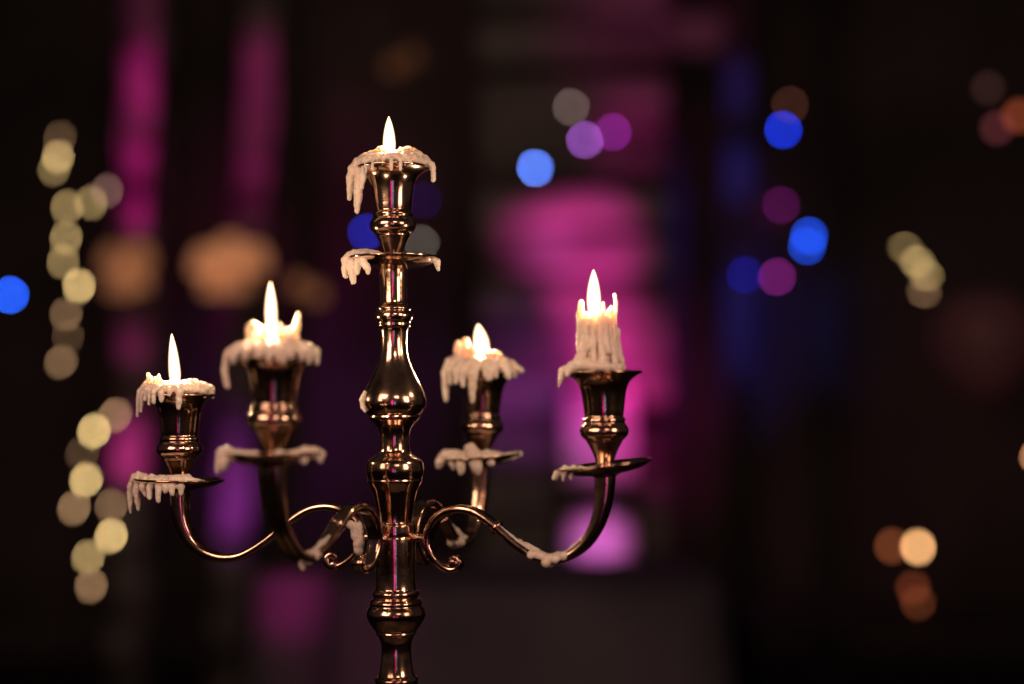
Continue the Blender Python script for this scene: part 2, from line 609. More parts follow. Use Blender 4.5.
CANDLES = 'candles burning on the candelabrum'


def candle(label, f, u, W, base, tip, rad, wick_to, origin, belly=0.30):
    t = thing('candle', origin, label, 'candle', CANDLES)
    put('wax', W.mesh('wax'), WAX, t)
    bm = bmesh.new()
    b, e = f(*base), f(*wick_to)
    tube(bm, [b + (b - e) * 0.8, b, b.lerp(e, 0.6), e], [0.9 * u, 0.9 * u, 0.8 * u, 0.6 * u], 8)
    put('wick', bm_mesh(bm, 'wick'), WICK, t)
    put('flame', flame_mesh(f(*base), f(*tip), rad * u, belly), FLAME, t)
    l = bpy.data.lights.new('candle_light', 'POINT')          # the flame's own light
    l.energy, l.color, l.shadow_soft_size = 0.27, (1.0, 0.66, 0.40), 0.0035
    o = bpy.data.objects.new('candle_light', l)
    COL.objects.link(o)
    o.location = f(*base).lerp(f(*tip), 0.45)
    return t


# centre candle ------------------------------------------------
rng = random.Random(3)
f, u = frame(393, 167, D)
W = Wax(3)
pool(W, f, u, 393, 162.5, 31, 5, rng, 2)
spikes(W, f, u, 393, 160, 21, 12, 4, 10, rng, 3.2)
crust(W, f, u, 393, 161, 14, 33, 34, rng, (2, 10))
spill_ring(W, f, u, 393, 166, 34.5, rng, 26, 4, 11, lambda a: 0.5 < a < 2.6, r=(1.7, 2.7))
for pts, rr in [
    ([(391, 160, 8), (381, 152, 10), (380, 149.5, 9)], [5, 4, 2.5]),
    ([(383, 160, 12), (374, 157, 12), (367, 158, 6), (358, 163, 4)], [5.5, 5.5, 5.5, 5]),
    ([(372, 158, 0), (366, 153.5, 0)], [4, 2.2]),
    ([(360, 161, 2), (353, 168, 3), (351, 178, 3), (350.5, 190, 3), (349.5, 199, 3)], [5, 5, 4.4, 3.3, 2.3]),
    ([(364, 161, 8), (361, 172, 9), (360, 186, 9), (358.5, 203, 9), (358, 213, 9)], [5.5, 5.5, 5, 4.2, 2.8]),
    ([(366, 162, 12), (364, 178, 14), (363, 190, 13)], [4.5, 4, 2]),
    ([(366, 162, -8), (356, 170, -9), (354, 184, -9)], [5, 4.5, 3]),
    ([(368, 162, -16), (361, 172, -17), (360, 180, -17)], [5, 4.5, 3]),
    ([(396, 162, 6), (402, 155, 8), (409, 151.5, 6), (416, 154, 4), (424, 159.5, 4), (432, 165, 4), (433.5, 173, 4), (433.5, 181, 4)], [5, 5, 5, 5, 4.4, 3.8, 3, 1.9]),
    ([(402, 160, 14), (408, 164, 22), (412, 167, 28)], [5, 5, 4]),
    ([(404, 160, -10), (412, 158, -14), (420, 163, -18)], [5, 5, 4]),
    ([(386, 160, 20), (380, 163, 27)], [5, 4.5]),
]:
    W.run([f(*p) for p in pts], [r * u for r in rr])
candle('burnt down candle on the tall centre stem, long wax icicles hanging at its left', f, u, W, (389.5, 161, 0), (388.5, 115.5, 0), 6.6, (389.3, 151, 0), f(393, 160), 0.36)

# right candle: the one with a standing stub ----------------------
Y = ARMS[0]['Y']
f, u = frame(603, 371, Y)
W = Wax(5)
rng = random.Random(15)
for k in range(11):
    y = 368 - k * 4.6
    cx = 600.5 - 3.5 * (k / 10)
    for q, n, r in ((0, 1, 7), (7, 8, 7), (13.0, 16, 4.8)):
        if k == 10 and q == 0: continue
        for i in range(n):
            a = 2 * math.pi * i / n
            W.bead(f(cx + q * math.sin(a), y, q * math.cos(a)), r * u)
for i in range(19):                              # runnels down the sides
    a = 2 * math.pi * (i + rng.uniform(-0.3, 0.3)) / 19
    y0 = rng.uniform(314, 323)
    y1 = rng.uniform(348, 368)
    s0, s1 = rng.uniform(17, 18.6), rng.uniform(18.5, 21.5)
    s = math.sin(a); c = math.cos(a)
    ym = (y0 + y1) / 2
    W.run([f(597.3 + s * s0, y0, c * s0), f(598 + s * (s0 + 1.2), ym, c * (s0 + 1.2)), f(599.5 + s * s1, y1, c * s1)],
          [rng.uniform(1.8, 2.8) * u, rng.uniform(2.0, 3.2) * u, rng.uniform(2.6, 4.2) * u])
for i in range(26):                              # ragged rim round the melted top
    a = 2 * math.pi * i / 26
    h = 318 - rng.uniform(0, 5)
    s = math.sin(a); c = math.cos(a)
    W.run([f(597.3 + s * 17, 324, c * 17), f(597.2 + s * 17.5, h, c * 17.5)], [3 * u, 1.8 * u])
for pts, rr in [
    ([(580, 322, 7), (581, 310, 7), (581, 302, 7)], [3.8, 3.2, 2.9]),
    ([(579, 318, 3), (580.5, 305, 4)], [3.4, 2.6]),
    ([(602, 322, 14), (602.5, 313, 14), (602.6, 305, 14)], [3, 2, 1.4]),
    ([(606, 322, 13), (609, 313, 12), (611, 308, 11)], [3.4, 2.8, 1.8]),
    ([(612, 322, 8), (615, 312, 8), (616, 303, 8), (614.6, 295.5, 8)], [3, 2.3, 2.0, 1.5]),
    ([(617, 330, 6), (618, 345, 6), (621, 363, 6)], [2.8, 2.4, 3]),
    ([(590, 365, 16), (581, 364, 16), (572, 367, 12), (564, 372, 9), (560, 379, 8), (558.6, 387, 8)], [6.5, 6.5, 5.5, 4.4, 2.8, 1.5]),
    ([(582, 366, 4), (572, 367, 2), (563, 371, 2), (560.5, 377, 2)], [7, 5.6, 4, 2.4]),
    ([(578, 362, 10), (569, 369, 16), (566, 376, 19)], [5, 4.4, 2]),
    ([(590, 367, 22), (604, 368, 24), (616, 368, 18), (622, 368, 6)], [5, 4.4, 4, 4]),
    ([(590, 367, -20), (604, 368, -22), (616, 368, -16)], [5, 4.4, 4]),
    ([(584, 350, 12), (578, 360, 13), (574, 366, 14)], [4, 5, 5]),
]:
    W.run([f(*p) for p in pts], [r * u for r in rr])
candle('tallest candle stub, fluted with wax runs and spikes, alone on the far right branch', f, u, W, (594, 315, 0), (593.8, 269, 0), 7.3, (592.5, 306, 0), f(603, 371))

# far left candle ------------------------------------------------
Y = ARMS[1]['Y']
f, u = frame(180, 394, Y)
W = Wax(8)
rng = random.Random(21)
pool(W, f, u, 180, 389.5, 29, 5, rng, 3)
spikes(W, f, u, 178, 387, 20, 11, 3, 8, rng, 2.8)
crust(W, f, u, 180, 388, 13, 31, 30, rng, (1, 6), (1.6, 2.8))
spill_ring(W, f, u, 180, 391.5, 32, rng, 18, 2, 6, lambda a: a < 1.0 or a > 4.2, r=(2, 3))
for pts, rr in [
    ([(160, 388, 12), (152, 382, 12), (150.5, 374, 11)], [4, 2.8, 1.6]),
    ([(164, 388, 16), (156, 383, 17), (154, 377, 16)], [4, 2.6, 1.5]),
    ([(167, 388, 18), (160, 383, 20), (159, 378, 19)], [4, 2.6, 1.5]),
    ([(170, 387, 18), (164, 382, 20), (163, 376, 19)], [4, 2.8, 1.7]),
    ([(158, 384, 4), (148, 384, 4), (141, 391, 4), (139.5, 403, 4), (139, 416, 4)], [4, 3.4, 3.2, 2.6, 1.5]),
    ([(158, 385, 10), (150, 388, 12), (146, 396, 13), (144.5, 411, 13)], [4, 3.6, 3, 1.8]),
    ([(150, 384, -4), (142, 390, -6), (140, 404, -6)], [4, 3.2, 1.8]),
    ([(158, 386, 18), (152.5, 390, 21), (151, 400, 22)], [4, 3.2, 2]),
    ([(162, 387, 22), (157, 391, 26), (156, 404, 26)], [4, 3, 2.1]),
    ([(166, 388, 26), (162, 392, 30), (161.5, 402, 30)], [4, 3, 2.2]),
    ([(172, 388, 28), (169.6, 392, 33), (169.6, 401, 33)], [4, 3.2, 2.1]),
    ([(178, 388, 29), (177.6, 391, 34), (177.5, 395, 34)], [4, 3.6, 2.6]),
    ([(184, 388, 29), (187.5, 392, 34), (187, 400, 34), (186.4, 408, 33)], [4.4, 4, 3.4, 1.9]),
    ([(184, 386, 10), (194, 384, 14), (204, 386.5, 16), (211, 388.5, 14)], [5, 4.6, 3.8, 2.8]),
    ([(186, 386, -6), (198, 385, -8), (210, 388, -8)], [5, 4.4, 3]),
    ([(190, 389, 24), (200, 390, 24), (208, 391, 20)], [4, 3.6, 3]),
]:
    W.run([f(*p) for p in pts], [r * u for r in rr])
candle('burnt down candle on the far left branch with a comb of thin wax drips', f, u, W, (175.5, 385, 0), (171, 333.5, 0), 5.9, (175, 376, 0), f(180, 394), 0.22)

# near left candle ------------------------------------------------
Y = ARMS[2]['Y']
f, u = frame(275, 357, Y)
W = Wax(11)
rng = random.Random(31)
pool(W, f, u, 275, 351, 36, 5.5, rng, 3)
spikes(W, f, u, 275, 347, 24, 17, 8, 18, rng, 3.6)
crust(W, f, u, 275, 346, 14, 38, 40, rng, (0, 7), (2.2, 3.6))
spill_ring(W, f, u, 275, 354, 41, rng, 22, 2, 7, None, r=(3.2, 4.6))
for pts, rr in [
    ([(256, 345, 12), (252, 336, 14), (252, 328, 14), (256, 325, 14), (260, 327, 14)], [6, 4.4, 3.8, 3.4, 2.6]),
    ([(266, 345, 20), (268.5, 336, 20), (268.5, 328, 20)], [5, 3.4, 2.0]),
    ([(260, 346, 20), (261, 334, 22)], [4.5, 2.2]), ([(294, 346, 22), (294, 336, 22)], [4.5, 2.0]), ([(274, 346, 24), (275, 338, 24)], [5, 2.4]),
    ([(281, 345, 20), (283, 336, 20), (283.4, 326, 20)], [5, 3.4, 1.9]),
    ([(287, 345, 18), (289, 337, 18), (290.5, 328, 18)], [5, 3.4, 1.9]),
    ([(293, 345, 12), (297, 334, 12), (299, 323, 12), (300.3, 314.5, 12)], [6, 4.2, 3.2, 1.9]),
    ([(250, 346, 14), (240, 349, 18), (231, 355, 16), (228.5, 364, 15), (229, 376, 15), (230.5, 386, 15)], [6, 5.4, 4.6, 3.6, 3.2, 2.8]),
    ([(250, 348, 24), (243, 353, 30), (240, 362, 30)], [6, 5, 2.6]),
    ([(246, 348, -6), (235, 353, -8), (232, 362, -8)], [6, 5, 3]),
    ([(298, 345, 10), (309, 350, 12), (316, 356, 12), (318.5, 364, 12)], [6, 5.4, 4.8, 2.6]),
    ([(300, 348, 20), (310, 353, 24), (313, 363, 25)], [6, 5, 2.6]),
    ([(300, 348, -8), (312, 352, -10), (316, 361, -10)], [6, 5, 3]),
    ([(262, 350, 34), (268, 352, 38), (276, 351, 39), (284, 352, 38), (290, 356, 40), (290, 363, 40)], [5.5, 5, 5, 5, 4, 2.4]),
    ([(270, 344, 10), (280, 343, 10)], [7, 7]),
]:
    W.run([f(*p) for p in pts], [r * u for r in rr])
candle('burnt down candle on the near left branch, its wax mound topped by one pointed spike', f, u, W, (272, 337, 4), (270.5, 281.5, 4), 5.9, (272, 327, 4), f(275, 357), 0.40)

# back right candle ------------------------------------------------
Y = ARMS[3]['Y']
f, u = frame(484, 372, Y)
W = Wax(14)
rng = random.Random(41)
pool(W, f, u, 484, 366, 28, 5.5, rng, 4)
spikes(W, f, u, 482, 361, 17, 9, 4, 12, rng, 3.6)
crust(W, f, u, 484, 364, 12, 30, 30, rng, (2, 10), (2, 3.4))
spill_ring(W, f, u, 484, 369, 31, rng, 18, 3, 9, None, r=(2.4, 3.6))
for pts, rr in [
    ([(466, 362, 10), (459, 353, 12), (458.5, 344, 12)], [6, 5, 3.6]),
    ([(470, 360, 12), (466, 351, 14), (466, 341, 14)], [6, 4.6, 3.2]),
    ([(474, 360, 14), (473, 350, 16)], [6, 4]),
    ([(460, 361, 8), (450, 363, 10), (446, 372, 10), (446, 386, 10), (446.5, 400, 10)], [6.5, 5.6, 4.6, 3.6, 2.4]),
    ([(458, 362, 16), (452, 369, 19), (452, 383, 19)], [6, 5, 2.6]),
    ([(463, 364, 22), (458, 371, 26), (457.5, 383, 26)], [6, 4.4, 2.6]),
    ([(470, 364, 24), (464, 372, 29), (464, 386, 29)], [6, 4.4, 2.4]),
    ([(476, 364, 27), (473.5, 374, 32), (473.5, 388, 32), (473.5, 402, 31)], [6.4, 5.4, 4.2, 2.4]),
    ([(486, 364, 27), (490, 371, 32), (489.6, 379, 32)], [6.5, 5.5, 3.6]),
    ([(492, 358, 8), (503, 362, 12), (514, 367, 12), (521, 371, 10)], [6, 5.4, 4.4, 2.8]),
    ([(496, 366, 20), (507, 371, 22), (508, 378, 22)], [6, 4.6, 3]),
    ([(482, 360, 14), (490, 358, 12), (495, 356, 10)], [7, 6, 5]),
    ([(468, 364, -10), (456, 366, -12), (452, 378, -12)], [6, 5, 3]),
    ([(496, 364, -10), (508, 367, -12), (514, 376, -12)], [6, 5, 3]),
]:
    W.run([f(*p) for p in pts], [r * u for r in rr])
candle('small candle on the back branch right of the stem, with a wide leaning flame', f, u, W, (484, 359, 4), (478, 324, 4), 8.0, (483, 350, 4), f(484, 372), 0.42)


# wax on the drip trays and branches ------------------------------------------------
def spill(parent, px, py, Y, runs, seed):
    f, u = frame(px, py, Y)
    W = Wax(seed)
    for pts, rr in runs:
        W.run([f(*p) for p in pts], [r * 1.12 * u for r in rr])
        for _ in range(4):                                    # lumps where each run starts
            p = pts[0]
            W.bead(f(p[0] + W.rng.uniform(-4, 4), p[1] + W.rng.uniform(-2.4, 0.4), p[2] + W.rng.uniform(-5, 1)), W.rng.uniform(2.0, 3.2) * u)
    put('wax_spill', W.mesh('wax_spill'), WAX, parent)


spill(stem, 394, 262, D, [
    ([(386, 259, 20), (376, 257, 22), (366, 255, 16), (358, 255, 12), (350, 259, 8)], [3, 3.8, 4.6, 4.6, 4.4]),
    ([(352, 256, 8), (346, 262, 8), (345.5, 270, 8), (346.5, 277, 8)], [4.2, 4, 3.2, 2.2]),
    ([(356, 258, 14), (353, 268, 15), (354.5, 279, 15), (355.5, 284, 15)], [4.4, 4, 3.2, 2.2]),
    ([(362, 257, 22), (360, 266, 25), (360, 276, 25)], [4.2, 3.8, 2]),
    ([(366, 258, 28), (367, 266, 32), (371, 272, 32), (371.5, 275, 32)], [3.8, 3.4, 3, 2.4]),
    ([(360, 254, 6), (354, 253, 4)], [4, 3.4]),
    ([(358, 257, -6), (352, 262, -8), (350, 272, -8)], [4.4, 4, 2.4]),
    ([(378, 259, 30), (386, 260.5, 34), (394, 262, 36)], [3, 2.4, 1.6]),
    ([(424, 258.5, 14), (433, 259, 12), (438, 263, 10), (439.4, 271, 10)], [2, 2.8, 3, 1.7]),
    ([(412, 260, 16), (426, 259, 14)], [1.8, 2.2]),
], 51)
spill(arm_obj[0], 605, 467, ARMS[0]['Y'], [
    ([(582, 468.5, 6), (572, 469, 6), (564, 470.5, 5), (557, 473, 5), (553.5, 478.5, 5)], [1.6, 2.4, 3.4, 3.2, 2]),
    ([(570, 469, 10), (565, 472, 11), (563, 479, 11)], [2.4, 2.6, 1.6]),
    ([(568, 469, 0), (559, 472, 0), (557, 479, 0)], [2.6, 3, 1.6]),
    ([(574, 469, 14), (571, 473, 16), (570, 478, 16)], [2, 2, 1.2]),
], 52)
spill(arm_obj[1], 179.5, 482, ARMS[1]['Y'], [
    ([(192, 477, 24), (178, 477.5, 26), (164, 478, 22), (150, 478, 16), (141, 476, 10), (136, 479, 8)], [3, 3.6, 3.8, 4, 4, 3.4]),
    ([(146, 477, 10), (141, 472.5, 10)], [3.6, 2.2]),
    ([(138, 477, 6), (132.5, 485, 6), (132, 498, 6), (133, 512, 6)], [3.6, 3.2, 2.6, 1.6]),
    ([(142, 477, 12), (140, 488, 13), (141.5, 500, 13), (142, 508, 13)], [3.8, 3.2, 2.6, 1.6]),
    ([(140, 478, -6), (136, 488, -8), (136, 502, -8)], [3.8, 3, 1.8]),
    ([(152, 479, 24), (150, 485, 27), (152.5, 493, 27)], [3.6, 3, 1.8]),
    ([(160, 479, 30), (158, 486, 33), (158.4, 496, 33)], [3.6, 3, 1.8]),
    ([(168, 479, 34), (168, 486, 37), (168, 499, 37)], [3.6, 3, 1.6]),
    ([(174, 479, 36), (175, 484, 39), (175, 490, 39)], [3.4, 3, 1.6]),
    ([(181, 478, 37), (181.4, 484, 40), (181.4, 492, 40)], [3.6, 3.2, 1.6]),
    ([(186, 477, 33), (189, 483, 37), (189.4, 492, 37)], [4.2, 3.6, 1.9]),
    ([(192, 478, 30), (202, 479.5, 30), (210, 480.5, 26)], [3.4, 2.6, 1.6]),
], 53)
spill(arm_obj[2], 274, 456, ARMS[2]['Y'], [
    ([(262, 453, 30), (248, 454, 30), (238, 455, 24), (230, 454, 18), (226, 453, 12)], [3, 4.4, 5.6, 6, 5.6]),
    ([(229, 453, 14), (223.5, 460, 14), (221.5, 470, 14)], [6, 4.6, 2.6]),
    ([(234, 455, 24), (230, 462, 26), (229, 467, 26)], [5, 4, 2.4]),
    ([(232, 454, -4), (225, 459, -6), (223, 466, -6)], [5, 4, 2.6]),
    ([(284, 453, 34), (296, 454, 30), (308, 452, 22), (318, 452, 14), (323, 455, 8)], [2.6, 4, 5.2, 5, 4]),
    ([(318, 453, 14), (322, 460, 14)], [4.6, 2.6]),
    ([(306, 454, 28), (309, 461, 31)], [4.6, 2.6]),
], 54)
spill(arm_obj[3], 481.5, 459, ARMS[3]['Y'], [
    ([(500, 456, 14), (486, 455, 22), (474, 456, 26), (460, 456, 20), (448, 455, 12), (443, 459, 8)], [4, 5.4, 6.6, 6, 5.6, 4.6]),
    ([(446, 456, 10), (440.5, 461, 10), (440, 466, 10)], [5.4, 4.4, 2.8]),
    ([(448, 455, 6), (445, 451.5, 6)], [4.6, 3.2]),
    ([(456, 457, 20), (454.6, 462, 23), (455, 467, 23)], [5, 4, 2.4]),
    ([(464, 458, 26), (462, 464, 30), (462, 471, 30)], [5.4, 4.2, 2.4]),
    ([(474, 457, 28), (472, 449, 28), (472, 446, 26)], [7.5, 5.6, 3.6]),
    ([(476, 457, 30), (478, 465, 33), (478.4, 472, 33)], [7, 5, 2.6]),
    ([(488, 457, 28), (492, 461, 31)], [5, 3.4]),
    ([(496, 456, 20), (506, 456.5, 20), (514, 455, 14), (521, 453.5, 8)], [4.6, 4, 3.2, 2.2]),
], 55)


def arm_pt(i, s, lift=0.0):
    """world point on a branch's centreline at scroll point s of ARM_PATH"""
    A = ARMS[i]
    c = stem_pt(538)
    end = A['tp'] - Vector((0, 0, 4 * U0))
    v = Vector((end.x - c.x, end.y - c.y, 0))
    e, L = v.normalized(), v.length
    dz_end = (end.z - HUBZ) / U0 - 70
    r, y = ARM_PATH[s]
    rho = (35.6 + (r - 35.6) / (212.8 - 35.6) * (L / U0 - 35.6)) * U0
    p = c + e * rho
    p.z = HUBZ + (538 - y + lift + dz_end * (r / 212.8 if dz_end > 0 else (r / 212.8) ** 4)) * U0
    return p, e


def arm_wax(i, pts, seed):
    W = Wax(seed)
    rn = random.Random(seed)
    for s0, s1, lift, r, side in pts:
        a, e = arm_pt(i, s0, lift)
        b, _ = arm_pt(i, s1, lift)
        sd = Vector((-e.y, e.x, 0)) * side * U0
        W.run([a + sd, a.lerp(b, 0.5) + sd + Vector((0, 0, rn.uniform(-1, 1) * U0)), b + sd], [r * U0 * 0.8, r * U0, r * U0 * 0.7])
    put('wax_blob', W.mesh('wax_blob'), WAX, arm_obj[i])


W = Wax(77)
f, u = frame(394, 400, D)
for x, y, z, r in ((364.5, 396, 9, 3.0), (363, 400, 9, 3.4), (364, 404, 10, 2.8), (366, 393, 10, 2.2), (363.5, 408, 12, 2.0), (367, 411, 14, 1.6), (371, 399, 20, 1.4)):
    W.bead(f(x, y, z), r * u)
W.run([f(365, 394, 9), f(364, 404, 10), f(365.5, 410, 13)], [1.6 * u, 2.6 * u, 1.6 * u])
put('wax_splash', W.mesh('wax_splash'), WAX, stem)

arm_wax(0, [(17, 18, 2, 4.5, 3), (17, 18, 2, 4.5, -3), (18, 19, 1, 5, 2), (18, 19, 1, 4.6, -4), (18, 18, -2, 5, 5), (18, 18, -2, 5, -5), (19, 19, 2, 4.4, -5), (17, 17, 1, 4, -6), (16, 18, 3.6, 2.4, 1), (19, 21, 3.4, 2.2, -2), (15, 17, 3.8, 1.8, -3)], 61)
arm_wax(1, [(9, 10, 0, 5.5, 4), (9, 10, -8, 6.5, 5), (8, 9, -6, 6, 6), (10, 11, -6, 5.5, 4), (8, 8, 3, 4.6, 6)], 62)
arm_wax(2, [(17, 18, 0, 5, -3), (18, 18, -5, 4, -5), (17, 18, 0, 5, 3), (18, 18, -9, 2.6, -5), (18, 18, 0, 6, 0), (16, 18, 4, 2.6, 3), (18, 20, 3.6, 2.4, -4)], 63)
arm_wax(3, [(16, 18, 4, 6, 0), (17, 18, 4, 7, 5), (17, 18, -2, 6, 6), (16, 17, 6, 5, 6), (18, 19, 0, 6, 2), (17, 17, -2, 6, -5)], 64)

# ------------------------------------------------------------------ the far side of the room
exec_bg = True
BLUR = lambda Y: 44.0 * (Y - D) / Y


def post(px_t, px_b, Y, width, label, m=STONE, seed=0, ytop=-60, depth=0.22):
    """rough upright, leaning a little, from the floor to past the top of the picture"""
    a, b = PW(px_t, ytop, Y), PW(px_b, 620, Y)
    k = (a.x - b.x) / (a.z - b.z)
    base = Vector((b.x - k * b.z, Y, 0))
    topz = 4.2
    rn = random.Random(seed)
    bm = bmesh.new()
    rows = 26
    rings = []
    for i in range(rows + 1):
        z = topz * i / rows
        c = Vector((base.x + k * z, Y, z))
        hw, hd = width / 2, depth / 2
        ring = []
        for (sx, sy) in ((-1, -1), (-0.35, -1.04), (0.35, -1.04), (1, -1), (1, 1), (-1, 1)):
            ring.append(bm.verts.new(c + Vector((sx * hw + rn.uniform(-1, 1) * 0.012, sy * hd + rn.uniform(-1, 1) * 0.016, 0))))
        rings.append(ring)
    for r0, r1 in zip(rings, rings[1:]):
        for i in range(6):
            bm.faces.new((r0[i], r0[(i + 1) % 6], r1[(i + 1) % 6], r1[i]))
    bm.faces.new(rings[0][::-1]); bm.faces.new(rings[-1])
    for v in bm.verts: v.co -= base
    o = put('post', bm_mesh(bm, 'post'), m, None, base, smooth=False)
    return tag(o, label, 'post', 'posts at the far side of the room')


post(150, 132, 5.6, 0.115, 'rough stone post washed bright magenta, behind the string of fairy lights', seed=1)
post(272, 232, 6.0, 0.13, 'rough post in dim purple light, between the candle spike and far left post', seed=2)
# left post
wash(148, 88, 5.54, 15.9, MAG, 26, (0.05, -0.9, 0.3))
wash(145, 175, 5.54, 20.8, MAG, 24, (0.05, -0.9, 0.2))
wash(142, 216, 5.54, 19.6, MAG, 14, (0.05, -0.9, 0.2))
wash(140, 340, 5.54, 11.0, PINK, 16, (0.05, -0.9, -0.2))
wash(137, 445, 5.54, 29.4, PINK, 22, (0.05, -0.9, -0.2))
wash(151, 20, 5.54, 3, MAG, 26, (0.05, -0.9, 0.2))
wash(143, 130, 5.54, 3, MAG, 20, (0.05, -0.9, 0.2))
# second post
wash(264, 110, 5.94, 7.3, MAG, 46, (0.0, -1.0, 0.3))
wash(258, 195, 5.94, 7.3, MAG, 24, (0.0, -1.0, 0.2))
wash(243, 480, 5.94, 12.8, PUR, 46, (0.0, -0.9, -0.2))

# broad chimney breast of rough stone in the middle
def breast(x0, x1, Y, depth, label):
    a, b = PW(x0, 342, Y), PW(x1, 342, Y)
    bm = bmesh.new()
    box(bm, (0, depth / 2, 2.1), (b.x - a.x, depth, 4.2), bevel=0.02)
    bmesh.ops.subdivide_edges(bm, edges=bm.edges[:], cuts=6, use_grid_fill=True)
    rn = random.Random(9)
    for v in bm.verts: v.co += Vector((rn.uniform(-1, 1), rn.uniform(-1, 1), 0)) * 0.008
    o = put('stone_pier', bm_mesh(bm, 'stone_pier'), PIER, None, ((a.x + b.x) / 2, Y, 0), smooth=False)
    return tag(o, label, 'pier')


breast(478, 668, 5.9, 0.35, 'broad rough stone pier glowing magenta behind the right hand candle')
wash(588, 245, 5.89, 50, PINK, 26, (0.1, -1.3, 0.2))
wash(538, 240, 5.89, 26, PINK, 19, (0.0, -1.3, 0.2))
wash(596, 305, 5.89, 56, PINK, 22, (0.1, -1.3, 0.0))
wash(608, 375, 5.89, 60, PINK, 18, (0.1, -1.3, 0.0))
wash(550, 255, 5.89, 7, VIO, 15, (0.0, -1.3, 0.1))
wash(632, 138, 5.89, 11, MAG, 22, (0.2, -1.2, 0.2))
wash(625, 400, 5.89, 20, MAG, 46, (0.1, -1.2, 0.0))
wash(525, 385, 5.89, 12, PUR, 36, (0.0, -1.3, 0.0))

# two frosted panels in a dark frame
fr = thing('panelled_window', PW(600, 620, 5.6), 'frosted window of two panes with a dark bar between, lit violet pink behind the right branch', 'window')
for y0, y1 in ((388, 484), (512, 573)):
    a, b = PW(564, y1, 5.6), PW(634, y0, 5.6)
    bm = bmesh.new()
    box(bm, (a + b) / 2, (b.x - a.x, 0.02, b.z - a.z), bevel=0.006)
    put('pane', bm_mesh(bm, 'pane'), PANEL, fr, smooth=False)
bm = bmesh.new()
for (x0, x1, y0, y1) in ((558, 563.6, 382, 579), (634.4, 640, 382, 579), (563.8, 634.2, 382, 387.6), (563.8, 634.2, 484.4, 511.6), (563.8, 634.2, 573.4, 579)):
    a, b = PW(x0, y1, 5.6), PW(x1, y0, 5.6)
    box(bm, (a + b) / 2 + Vector((0, -0.005, 0)), (b.x - a.x, 0.05, b.z - a.z))
put('frame', bm_mesh(bm, 'frame'), TIMBER, fr, smooth=False)
wash(603, 440, 5.58, 16, (1.0, 0.13, 0.70), 22, (0.1, -1.2, 0.1))
wash(600, 541, 5.58, 46, (1.0, 0.15, 0.74), 13.5, (0.1, -1.2, -0.1))
wash(597, 548, 5.58, 9, VIO, 12, (0.0, -1.2, -0.1))
wash(592, 440, 5.58, 8, VIO, 14, (0.0, -1.2, 0.1))

# a beam high up
bm = bmesh.new()
a, b = PW(560, 40, 6.2), PW(740, 40, 6.2)
box(bm, (0, 0, 0), (b.x - a.x, 0.2, 0.16), bevel=0.01)
tag(put('beam', bm_mesh(bm, 'beam'), STONE, None, (a + b) / 2, smooth=False), 'short rough beam dimly lit magenta above the stone pier', 'beam')
wash(650, 40, 6.08, 3.20, MAG, 60, (0.0, -1.2, 0.0))

# blue lit drapes to the right
def drape(px, Y, wpx, label, seed):
    rn = random.Random(seed)
    c = PW(px, 342, Y)
    wid = wpx * K * Y
    bm = bmesh.new()
    cols = []
    n = 24
    for i in range(n + 1):
        x = wid * (i / n - 0.5)
        d = 0.02 * math.sin(i * 1.9 + rn.random()) + 0.012 * math.sin(i * 0.7)
        cols.append((bm.verts.new((x, d, 0.02)), bm.verts.new((x * 0.8, d * 0.7, 1.9)), bm.verts.new((x * 0.9, d, 4.0))))
    for p, q in zip(cols, cols[1:]):
        for k in (0, 1):
            bm.faces.new((p[k], q[k], q[k + 1], p[k + 1]))
    bmesh.ops.solidify(bm, geom=bm.faces[:], thickness=0.006)
    o = put('drape', bm_mesh(bm, 'drape'), DRAPE, None, (c.x, Y, 0))
    return tag(o, label, 'drape', 'hanging drapes right of the stone pier')


drape(740, 5.9, 30, 'narrow hanging drape with dim blue patches, left of the blue spotlights', 71)
drape(826, 6.1, 34, 'narrow hanging drape in almost dark blue, right of the bright blue spotlights', 72)
wash(741, 85, 5.86, 18, (0.16, 0.10, 1.0), 18, (0.0, -1.0, 0.2))
wash(735, 170, 5.86, 24, (0.10, 0.09, 1.0), 18, (0.0, -1.0, 0.1))
wash(745, 320, 5.86, 20, (0.10, 0.08, 1.0), 36, (0.0, -1.0, 0.0))
wash(740, 230, 5.86, 2.0, (0.6, 0.06, 0.7), 44, (0.0, -1.0, 0.0))
wash(826, 330, 6.06, 4, (0.12, 0.12, 1.0), 36, (0.0, -1.0, 0.0))
wash(775, 210, 6.95, 3.0, (0.8, 0.05, 0.6), 14, (0.0, -0.7, 0.0))
wash(425, 60, 6.95, 3.0, (1.0, 0.55, 0.42), 60, (0.0, -1.4, 0.3))
wash(880, 470, 6.95, 1.2, (1.0, 0.35, 0.3), 80, (0.0, -1.4, 0.3))

